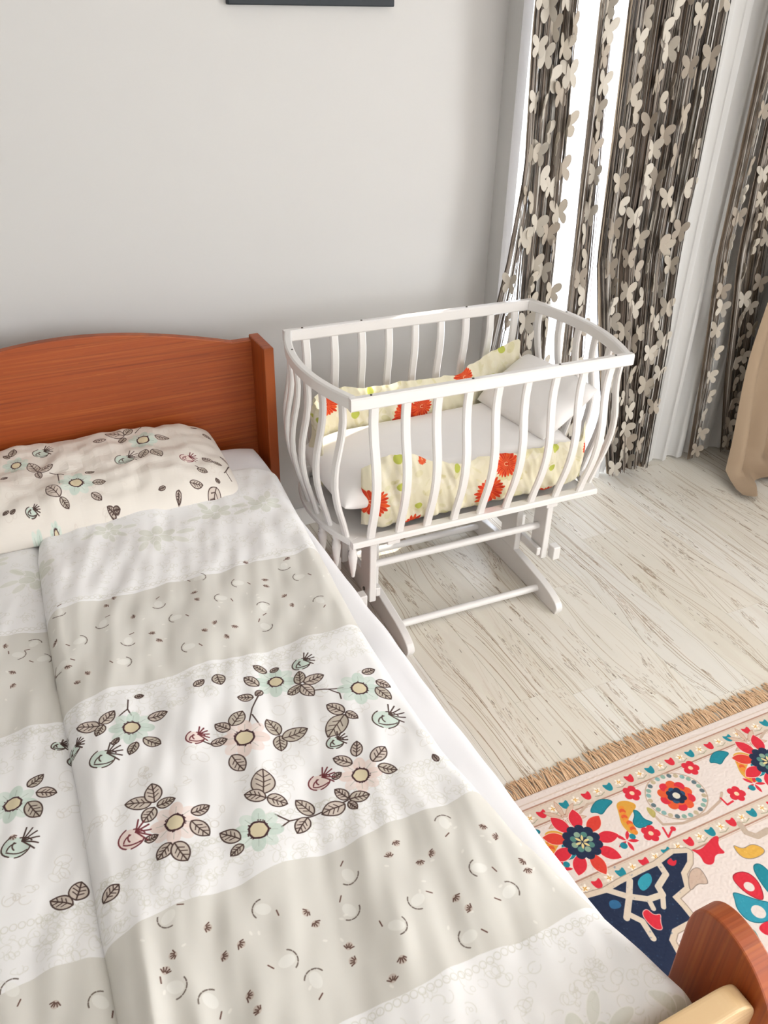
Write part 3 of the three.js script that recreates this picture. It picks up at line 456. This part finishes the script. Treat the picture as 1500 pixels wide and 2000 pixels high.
  L(P0, '190,330,100,325 195,322,246,270 205,325,178,368 375,290,450,275 332,392,305,438 360,375,425,400 240,402,265,376 800,165,745,138 812,182,790,208 780,215,720,212 960,155,955,108 965,160,913,192 975,155,1050,128 965,163,1012,206 830,105,780,92 845,102,876,86 1200,122,1246,103 1252,148,1308,162 1252,173,1310,214 1130,280,1063,248 1136,280,1182,302 1130,288,1068,368 690,347,634,318 700,332,738,268 618,397,680,382 698,442,746,502 880,350,832,298 880,355,888,416 892,365,988,333 1160,472,1088,450 1176,446,1178,392 1240,472,1286,413 1260,490,1332,502 1085,528,1118,506 820,602,818,504,.42 830,616,748,600 835,615,912,626,.42 1012,656,944,608 988,672,950,740 1132,622,1044,660 1146,602,1094,568 1150,606,1226,590 1146,616,1180,644 732,772,653,740 742,792,695,832 390,627,288,630,.34 402,626,392,558,.42 412,640,482,618 402,645,358,700,.42 545,672,612,638 545,703,612,752 365,770,415,748 466,788,414,848,.4 480,788,530,852,.4 555,180,590,150 640,130,656,166,.5 325,215,358,205 200,985,262,928,.45 1490,465,1470,440');
  for (const [x, y, r, k] of [[205, 448, 56, 'mint'], [85, 395, 34, 'mint'], [965, 75, 40, 'mint'], [1095, 385, 38, 'mint'], [1290, 295, 60, 'mint'], [560, 375, 40, 'pink'], [1035, 527, 48, 'pink'], [315, 752, 56, 'pink']]) P0.bud(x, y, r, k);
  const P1 = pr(zc); P1.flower(60, 462, 130, 'mint', 48); L(P1, '148,358,240,288 198,390,318,395 148,450,220,538 430,1018,462,908,.5 412,1048,276,1018,.34'); P1.bud(85, 700, 95, 'mint'); P1.bud(330, 112, 44, 'mint');
  const P2 = pr(zd), P3 = pr(ze), pairs = (s, f) => s.trim().split(/\s+/).forEach((q) => f(...q.split(',').map(Number)));
  pairs('800,335 770,388 948,380 900,415 1160,280 1212,315 1325,415 1350,450 425,615 465,660 155,758 85,800 603,750 620,810 825,840 785,905 190,965 222,1028 1050,570 1100,615 15,680 -130,800 -160,860', P2.sprig);
  pairs('600,460 1000,260 1145,450 245,610 605,600 890,580 800,700 345,825 465,895 1105,725 25,980 1270,540 -150,640 -120,930', P2.arc);
  pairs('480,375 447,405 560,455 815,355 828,388 1030,225 1110,295 1115,320 1190,358 1222,395 900,485 860,520 985,500 950,540 640,522 668,550 370,685 325,718 230,550 285,655 12,520 40,630 42,680 1205,210', P3.sprig);
  pairs('435,485 335,555 540,555 520,645 740,455 665,400 930,380 1000,315 1105,405 1110,480 795,585 1255,285 1340,385 1190,240 835,295 170,570 130,505 250,440', P3.arc);
  const P4 = printer(dg, (x, y) => C(x, y), S); pairs('20,1620 100,1940 30,1990', P4.sprig); pairs('15,1910 190,1935 120,1300 30,1260', P4.arc);
}
const dvMat = std({ map: ctex(dvC), roughness: 0.9, side: THREE.DoubleSide });
function pl(list, h) { const q = list.map(([x, y]) => onH(x, y, h)); return (z) => { if (z <= q[0].z) return q[0].x; for (let i = 1; i < q.length; i++) if (z <= q[i].z) return lerp(q[i - 1].x, q[i].x, (z - q[i - 1].z) / (q[i].z - q[i - 1].z)); return q[q.length - 1].x; }; }
function duvet(xl, xr, zt, zb, base, T0, wr, ns, nt) {
  const prof = (d, r) => { const q = 1 - clamp(d / r, 0, 1); return Math.sqrt(Math.max(0, 1 - q * q)); };
  const at = (s, t, top) => {
    const z = lerp(zt(s), zb, t), a = xl(z), b = xr(z), x = lerp(a, b, s) + 0.006 * nz(z * 9, s * 2) * (s > 0.9 || s < 0.1 ? 1 : 0), e = prof((x - a) , 0.035) * prof(b - x, 0.04) * prof(z - zt(s), 0.04) * prof(zb - z, 0.03);
    const y = top ? base + 0.003 + e * (T0 + wr(x, z)) : base;
    return [x, y, z, (x - DV.x0) / (DV.x1 - DV.x0), 1 - (z - DV.z0) / (DV.z1 - DV.z0)];
  };
  const edge = (k) => 0.5 - 0.5 * Math.cos(k * Math.PI) * (0.6) - 0.5 * 0.4 * (1 - 2 * k);            // finer cells at the borders
  const a = grid(ns, nt, (s, t) => at(edge(s), edge(t), true)), b = grid(24, 60, (s, t) => at(1 - s, t, false));
  return merged([a, b]);
}
const wrinkle = (k) => (x, z) => 0.009 * nz(x * 5 + k, z * 2.2, k) + 0.024 * nz(x * 9 + z * 2.5, z * 1.6 - x, k + 3) * (0.5 + 0.5 * nz(x * 2, z * 2, 9)) + 0.0065 * nz(x * 26 + z * 6, z * 9, k + 5) + 0.018 * sstep(-1.0, -0.55, z) * nz(x * 13 + 1.2 * z, z * 1.1, k + 8);
{
  const xlR = pl([[80, 1005], [72, 1100], [98, 1280], [128, 1450], [152, 1570], [188, 1800], [228, 2000]], 0.46), xrR = pl([[534, 920], [604, 1050], [706, 1240], [866, 1480], [1006, 1640], [1206, 1830], [1378, 1990]], 0.452);
  const ztR = (s) => lerp(-2.035, -2.075, sstep(0.2, 0.75, s)) + 0.05 * sstep(0.85, 1.0, s) + 0.025 * sstep(0.15, 0, s);
  const fold = (x, z) => wrinkle(2)(x, z) + 0.016 * Math.exp(-(((x + 0.005 + 0.05 * (z + 0.6)) / 0.014) ** 2)) * sstep(-0.85, -0.66, z) + 0.010 * Math.exp(-(((x - 0.05 - 0.02 * (z + 0.6)) / 0.018) ** 2)) * sstep(-0.82, -0.6, z);
  tag(mesh('duvet', duvet(xlR, xrR, ztR, -0.372, 0.439, 0.058, fold, 200, 300), dvMat), 'flower-printed duvet with grey bands laid over the side of the bed by the cradle', 'duvet');
  tag(mesh('duvet', duvet((z) => -0.36, (z) => xlR(z) + 0.012, (s) => -2.0, -0.372, 0.439, 0.022, wrinkle(5), 90, 220), dvMat), 'matching flower-printed duvet partly tucked beneath the other duvet', 'duvet');
}
// cushion: rounded bag of half-sizes hx, hz and thickness th; e = squareness
function cushion(hx, hz, th, e, nx, nzz, uvf, flat = 0.35, rough = 0.004, k = 0) {
  const f = (sgn) => (s, t) => {
    const u = -Math.cos(s * Math.PI), v = -Math.cos(t * Math.PI), q = Math.pow(Math.max(0, 1 - Math.abs(u) ** e), 0.5) * Math.pow(Math.max(0, 1 - Math.abs(v) ** e), 0.5);
    const x = u * hx * (1 - 0.05 * v * v * (1 - Math.abs(u) * 0.7)), z = v * hz * (1 - 0.05 * u * u * (1 - Math.abs(v) * 0.7)), y = sgn > 0 ? th * q + rough * q * (nz(x * 11 + k, z * 11, k) + 0.6 * nz(x * 25, z * 25, k)) : -th * flat * q;
    const w = uvf ? uvf(x, z) : [s, t]; return [x, y, z, ...w];
  };
  const a = grid(nx, nzz, f(1)), b = grid(nx, nzz, (s, t) => f(-1)(1 - s, t)); return merged([a, b]);
}
{
  tag(mesh('pillow', cushion(0.30, 0.16, 0.035, 6, 40, 30, null, 0.3).translate(0.335, 0.449, -2.075), sheetMat), 'plain white pillow peeking out from under the printed pillow', 'pillow');
  const PW = { x: 0.105, z: -2.085, hx: 0.405, hz: 0.185 }, S = 1150, [c, g] = canvas(Math.round(PW.hx * 2.1 * S), Math.round(PW.hz * 2.2 * S)), x0 = PW.x - PW.hx * 1.05, z0 = PW.z - PW.hz * 1.1;
  g.fillStyle = '#e6dfd6'; g.fillRect(0, 0, c.width, c.height);
  const P = printer(g, (x, y) => { const q = onH(x * 0.37333, 600 + y * 0.37333, 0.568); return [(q.x - x0) * S, (q.z - z0) * S]; }, S * 0.9);
  for (let k = 0; k < 30; k++) P.lace(rr(0, c.width), rr(0, c.height), rr(0, c.width), rr(0, c.height), 3, 0.006, 0.013, 'rgba(216,207,196,0.7)');
  P.stem(265, 888, 305, 890, 316, 945); P.stem(305, 890, 338, 898); P.stem(745, 645, 742, 672, 712, 692); P.stem(1190, 755, 1175, 800, 1205, 826); P.stem(1175, 800, 1168, 808); P.stem(1020, 815, 1045, 822);
  for (const q of [[92, 860, 66, 'mint', 24], [400, 930, 86, 'mint', 33], [752, 725, 70, 'mint', 29], [170, 1092, 46, 'mint', 16], [268, 1060, 30, 'mint', 13]]) P.flower(...q);
  '655,705,556,702 660,702,692,674 655,712,632,738 815,705,886,706 768,772,738,808 800,770,848,802 560,735,495,748 312,992,250,955 318,992,352,1012 485,920,552,912 478,958,526,975 450,885,495,872 205,888,282,858 200,885,160,850 200,890,215,912 60,830,28,822 70,825,85,795 10,925,45,915 1108,788,1056,775 1112,786,1155,778 1030,825,1082,830 1125,865,1095,912 1140,850,1125,838 1195,740,1146,732 1060,650,1100,658 1000,640,1028,632 435,1060,405,1088 440,1055,470,1078 590,990,550,985 582,985,615,978 790,968,748,978 930,905,920,925 990,882,1055,875 40,1050,10,1065 50,1060,75,1045 860,905,825,915 1370,860,1335,858'.split(' ').forEach((q) => P.leaf(...q.split(',').map(Number)));
  for (const q of [[225, 798, 46, 'mint'], [658, 812, 56, 'mint'], [980, 792, 40, 'pink'], [160, 1040, 32, 'mint']]) P.bud(...q);
  const geo = cushion(PW.hx, PW.hz, 0.088, 5, 110, 70, (x, z) => [(PW.x + x - x0) * S / c.width, 1 - (PW.z + z - z0) * S / c.height], 0.25, 0.012, 4);
  const p = geo.attributes.position; for (let i = 0; i < p.count; i++) { const z = p.getZ(i); p.setY(i, p.getY(i) - 0.10 * z + 0.004); }
  geo.translate(PW.x, 0.492, PW.z); geo.computeVertexNormals();
  tag(mesh('pillow', geo, std({ map: ctex(c), roughness: 0.9 })), 'flower-printed pillow leaning on the brown headboard', 'pillow');
}

// ---------------------------------------------------------------- cradle
const CR = [1.146, 0, -1.945], CRT = -0.022;
const white = phy({ color: 0xe6e3e0, roughness: 0.38, clearcoat: 0.3, clearcoatRoughness: 0.25 });
const steel = std({ color: 0x5a544c, roughness: 0.4, metalness: 0.8 });
{
  const c = thing('cradle', 'white wooden slatted cradle on a gliding stand', 'cradle', CR, CRT);
  const L = 0.405, D = 0.252, BOW = 0.048, TL = 0.383, TD = 0.213, YR = 0.803, YT = 0.372, up = V3(0, 1, 0);
  const line = (z, l, y) => [V3(-l, y, z), V3(0, y, z), V3(l, y, z)];
  const bow = (sx, l, d, y) => Array.from({ length: 17 }, (_, i) => { const v = -1 + i / 8; return V3(sx * (l + BOW * (1 - v * v)), y, v * d); });
  for (const s of [1, -1]) {
    mesh('top_rail', sweep(line(s * D, L + 0.011, YR), up, 0.034, 0.022, 0.004), white, c);
    mesh('end_rail', sweep(bow(s, L, D - 0.008, YR + 0.0005), up, 0.034, 0.022, 0.004), white, c);
    mesh('tray_rail', sweep(line(s * TD, TL + 0.014, YT), up, 0.02, 0.034, 0.004), white, c);
    mesh('tray_end_rail', sweep(bow(s, TL, TD - 0.008, YT + 0.0005), up, 0.02, 0.034, 0.004), white, c);
  }
  mesh('base_panel', rbox(-TL - 0.01, TL + 0.01, 0.350, 0.3615, -TD + 0.004, TD - 0.004, 0.003), white, c);
  const key = [[0, 0], [0.12, -0.005], [0.26, -0.001], [0.42, 0.010], [0.58, 0.010], [0.74, -0.003], [0.88, -0.022], [1, -0.036]];
  const bulge = new THREE.CatmullRomCurve3(key.map(([t, o]) => V3(o, t, 0)));
  const prof = Array.from({ length: 15 }, (_, i) => { const p = bulge.getPoint(i / 14); return [p.y, p.x]; });
  const slat = (top, bot, out, side) => {                            // top, bot: [x, z] at rail and tray; out: outward unit vector
    const pts = prof.map(([t, o]) => { const base = V3(lerp(top[0], bot[0], t), lerp(YR - 0.012, YT + 0.006, t), lerp(top[1], bot[1], t)); const lin = -0.036 * t; return base.addScaledVector(out, (o - lin)); });
    mesh('slat', sweep(pts, side, 0.025, 0.013, 0.004), white, c);
  };
  for (let k = 0; k < 9; k++) for (const s of [1, -1]) { const x = -0.352 + k * 0.088; slat([x, s * D], [x * 0.965, s * TD], V3(0, 0, s), V3(1, 0, 0)); }
  for (let k = 0; k < 6; k++) for (const s of [1, -1]) { const v = -0.84 + k * 0.336, q = L + BOW * (1 - v * v), r = TL + BOW * (1 - v * v); slat([s * q, v * D], [s * r, v * TD], V3(s * 0.96, 0, v * 0.25).normalize(), V3(-v * 0.25 * s, 0, 1)); }
  const screw = new THREE.CylinderGeometry(0.0032, 0.0032, 0.003, 10);
  for (const [x, z] of [[-0.36, -D], [-0.176, -D], [0.176, -D], [-0.36, D], [-0.08, D], [0.18, D], [0.36, D], [-L - 0.036, -0.1], [L + 0.036, -0.1]]) mesh('screw', screw.clone().translate(x, YR + 0.0172, z), steel, c);
  // stand
  const fx = [-0.248, 0.262];
  const foot = new THREE.Shape(); foot.moveTo(-0.30, 0); foot.lineTo(0.30, 0); foot.quadraticCurveTo(0.315, 0.02, 0.296, 0.034); foot.quadraticCurveTo(0.26, 0.056, 0.18, 0.062); foot.lineTo(0.05, 0.075); foot.lineTo(-0.05, 0.075); foot.lineTo(-0.18, 0.062); foot.quadraticCurveTo(-0.26, 0.056, -0.296, 0.034); foot.quadraticCurveTo(-0.315, 0.02, -0.30, 0);
  for (const x of fx) {
    mesh('foot', new THREE.ExtrudeGeometry(foot, { depth: 0.018, bevelEnabled: true, bevelThickness: 0.003, bevelSize: 0.003, bevelSegments: 2, curveSegments: 8 }).rotateY(-Math.PI / 2).translate(x + 0.009, 0.003, 0), white, c);
    mesh('upright', rbox(x - 0.011, x + 0.011, 0.068, 0.325, -0.045, 0.045, 0.004), white, c);
  }
  for (const z of [0.195, -0.195]) mesh('stretcher', new THREE.CylinderGeometry(0.0115, 0.0115, fx[1] - fx[0] - 0.02, 18).rotateZ(Math.PI / 2).translate((fx[0] + fx[1]) / 2, 0.03, z), white, c);
  for (const s of [1, -1]) {
    for (const z of [0.105, -0.105]) {
      mesh('hanger', rbox(s * 0.300 - 0.011, s * 0.300 + 0.011, 0.098, 0.351, z - 0.034 + (z > 0 ? 0.006 : -0.006), z + 0.034 + (z > 0 ? 0.006 : -0.006), 0.004), white, c);
      mesh('bolt', new THREE.CylinderGeometry(0.006, 0.006, 0.004, 14).rotateZ(Math.PI / 2).translate(s * 0.300 - 0.0125, 0.125, z), steel, c);
      mesh('stop_block', rbox(s * 0.336 - 0.017, s * 0.336 + 0.010, 0.098, 0.145, z + 0.03, z + 0.062, 0.004), white, c);
    }
    mesh('glide_bar', rbox(s * 0.281 - 0.008, s * 0.281 + 0.008, 0.11, 0.14, -0.14, 0.14, 0.004), white, c);
    mesh('deck_block', rbox(s * 0.262 - 0.02, s * 0.262 + 0.02, 0.330, 0.351, 0.165, 0.2, 0.003), white, c);
  }
  for (const z of [0.105, -0.105]) mesh('upper_stretcher', new THREE.CylinderGeometry(0.0115, 0.0115, 0.58, 18).rotateZ(Math.PI / 2).translate(0, 0.205, z), white, c);
  const peg = new THREE.LatheGeometry([[0.0001, 0], [0.005, 0.002], [0.009, 0.03], [0.0125, 0.06], [0.0135, 0.072], [0.0095, 0.078], [0.012, 0.084], [0.0085, 0.09], [0.0115, 0.1], [0.0115, 0.112]].map((p) => new THREE.Vector2(...p)), 16);
  for (const v of [0.93, 0.62, 0.28]) mesh('turned_peg', peg.clone().translate(-(TL + BOW * (1 - v * v)) + 0.004, 0.2505, v * TD), white, c);
}
// bedding in the cradle
tag(mesh('cradle_pad', new RoundedBoxGeometry(0.66, 0.05, 0.33, 4, 0.016).rotateY(CRT).translate(1.160, 0.4085, -1.955), std({ color: 0xd9d3c9, roughness: 0.9 })), 'thin pad beneath the white cradle mattress', 'pad');
const linen = phy({ color: 0xf3f0ee, roughness: 0.9, sheen: 0.2, sheenRoughness: 0.6, sheenColor: new THREE.Color(0.4, 0.4, 0.4) });
tag(mesh('cradle_mattress', cushion(0.385, 0.183, 0.062, 9, 70, 40, null, 0.55, 0.003, 2).rotateZ(0.02).rotateY(CRT).translate(1.128, 0.470, -1.955), linen), 'small white mattress inside the cradle', 'mattress');
tag(mesh('cradle_pillow', cushion(0.115, 0.165, 0.042, 4.5, 40, 40, null, 0.8, 0.005, 7).rotateZ(0.55).rotateY(0.10).translate(1.458, 0.597, -1.965), linen), 'small white pillow propped at the end of the cradle', 'pillow');
function bumperTex(x0, x1, y0, y1, flowers, dots) {
  const S = 1150, [c, g] = canvas(Math.round((x1 - x0) * S), Math.round((y1 - y0) * S)); g.fillStyle = '#e6dfc4'; g.fillRect(0, 0, c.width, c.height);
  for (let k = 0; k < 900; k++) { g.fillStyle = `rgba(${['192,186,112', '243,238,228', '206,196,136', '240,234,216'][Math.floor(rnd() * 4)]},${rr(0.1, 0.42)})`; g.beginPath(); g.ellipse(rr(0, c.width), rr(0, c.height), rr(3, 26), rr(3, 14), rr(0, 3), 0, 7); g.fill(); }
  for (const [x, y, r] of dots) { g.fillStyle = 'rgba(182,190,70,0.85)'; g.beginPath(); g.arc((x - x0) * S, (y1 - y) * S, r * S, 0, 7); g.fill(); }
  for (const [x, y, r] of flowers) {
    const p = [(x - x0) * S, (y1 - y) * S], R = r * S, n = 22;
    for (let k = 0; k < n; k++) { const a = k / n * 6.283 + x * 9, q = R * rr(0.84, 1.05); g.fillStyle = ['#d8401c', '#e2531f', '#cf3517'][k % 3]; g.beginPath(); g.ellipse(p[0] + Math.cos(a) * q * 0.55, p[1] + Math.sin(a) * q * 0.55, q * 0.46, R * 0.12, a, 0, 7); g.fill(); }
    g.fillStyle = '#d23c18'; g.beginPath(); g.arc(p[0], p[1], R * 0.5, 0, 7); g.fill();
    for (let k = 0; k < n; k++) { const a = k / n * 6.283 + x * 9 + 0.14; g.strokeStyle = 'rgba(236,130,80,0.75)'; g.lineWidth = 1.6; g.beginPath(); g.moveTo(p[0] + Math.cos(a) * R * 0.2, p[1] + Math.sin(a) * R * 0.2); g.lineTo(p[0] + Math.cos(a) * R * 0.85, p[1] + Math.sin(a) * R * 0.85); g.stroke(); }
    g.strokeStyle = '#f0b488'; g.lineWidth = 3; g.beginPath(); g.arc(p[0], p[1], R * 0.13, 0.6, 5.6); g.stroke();
  }
  return [ctex(c), (x, y) => [(x - x0) / (x1 - x0), (y - y0) / (y1 - y0)]];
}
const curve = (q) => (x) => { if (x <= q[0][0]) return q[0][1]; for (let i = 1; i < q.length; i++) if (x <= q[i][0]) { const t = (x - q[i - 1][0]) / (q[i][0] - q[i - 1][0]); return lerp(q[i - 1][1], q[i][1], t * t * (3 - 2 * t)); } return q[q.length - 1][1]; };
// a padded strip: along s, from bottom to top, front and back faces
function strip(path, bot, top, th, uvf, ns, nt, puff, k) {
  const cr = new THREE.CatmullRomCurve3(path.map(([x, z]) => V3(x, 0, z)), false, 'centripetal');
  const side = (sgn) => (s, t) => {
    const p = cr.getPointAt(s), T = cr.getTangentAt(s), nx = T.z, nzv = -T.x, y = lerp(bot(p.x, s), top(p.x, s), t), q = Math.sqrt(Math.max(0, 1 - (2 * t - 1) ** 4)) * Math.sqrt(Math.max(0, 1 - (2 * s - 1) ** 12));
    const o = sgn * th * q * (1 + puff * nz(s * 13 + k, t * 3, k)) + 0.009 * nz(s * 17 + k, t * 1.6, k + 2) + 0.003 * Math.sin(s * 60 + t * 4) + 0.007 * nz(s * 42 + t * 3, t * 2.2, k + 5);
    const x = p.x + nx * o, z = p.z + nzv * o; return [x, y, z, ...uvf(x, y, s)];
  };
  return merged([grid(ns, nt, (s, t) => side(1)(1 - s, t)), grid(ns, nt, side(-1))]);
}
{
  const ZF = -1.765, ZB = -2.135, F = (px, py) => { const p = onZ(px, py, ZF); return [p.x, p.y]; }, Bk = (px, py) => { const p = onZ(px, py, ZB); return [p.x, p.y]; };
  const fl = (f, x, y, r) => [...f(x, y), r];
  const [tf, uf] = bumperTex(0.66, 1.72, 0.34, 0.80, [fl(F, 728, 985, 0.047), fl(F, 950, 955, 0.05), fl(F, 985, 903, 0.04), fl(F, 1062, 968, 0.045), fl(F, 822, 893, 0.016), fl(F, 800, 1032, 0.05), fl(F, 1150, 872, 0.03), fl(F, 1120, 965, 0.03)], [fl(F, 778, 945, 0.012), fl(F, 814, 983, 0.010), fl(F, 890, 912, 0.011), fl(F, 1072, 908, 0.011), fl(F, 1165, 890, 0.010), fl(F, 1190, 808, 0.012), fl(F, 1080, 872, 0.012), fl(F, 775, 893, 0.014)]);
  const topF = curve([F(668, 985), F(700, 935), F(762, 888), F(800, 886), F(850, 900), F(905, 905), F(935, 893), F(1000, 884), F(1090, 864), F(1135, 862), F(1160, 825), F(1205, 795)]);
  const bump = thing('cradle_bumper', 'cream cradle bumper with orange flowers along the slats', 'bumper');
  const pf = [[0.80, -1.80], [0.84, -1.772], [1.0, -1.762], [1.2, -1.762], [1.40, -1.762], [1.49, -1.770], [1.525, -1.785]];
  const m1 = std({ map: tf, roughness: 0.92 });
  mesh('front_panel', strip(pf, () => 0.388, (x, s) => Math.max(0.42, topF(x) + (s > 0.86 ? 0.0 : 0)), 0.013, (x, y, s) => uf(x, y), 170, 22, 0.6, 3), m1, bump);
  const [tb, ub] = bumperTex(0.66, 1.72, 0.34, 0.86, [fl(Bk, 635, 790, 0.04), fl(Bk, 790, 808, 0.05), fl(Bk, 822, 792, 0.038), fl(Bk, 905, 735, 0.035), fl(Bk, 1022, 712, 0.04)], [fl(Bk, 603, 793, 0.014), fl(Bk, 693, 808, 0.014), fl(Bk, 722, 763, 0.011), fl(Bk, 980, 683, 0.012), fl(Bk, 960, 735, 0.013)]);
  const topB = curve([Bk(600, 772), Bk(660, 760), Bk(720, 757), Bk(790, 746), Bk(850, 738), Bk(890, 734), Bk(925, 712), Bk(965, 685), Bk(1012, 662), Bk(1030, 712)]);
  mesh('rear_panel', strip([[0.772, -2.01], [0.785, -2.10], [0.83, -2.136], [1.0, -2.14], [1.2, -2.14], [1.40, -2.14], [1.50, -2.13]], () => 0.40, (x) => topB(x), 0.012, (x, y) => ub(x, y), 150, 22, 0.6, 8), std({ map: tb, roughness: 0.92 }), bump);
}
scene.traverse((o) => { if (o.isMesh) o.castShadow = o.receiveShadow = true; });
renderer.render(scene, camera);
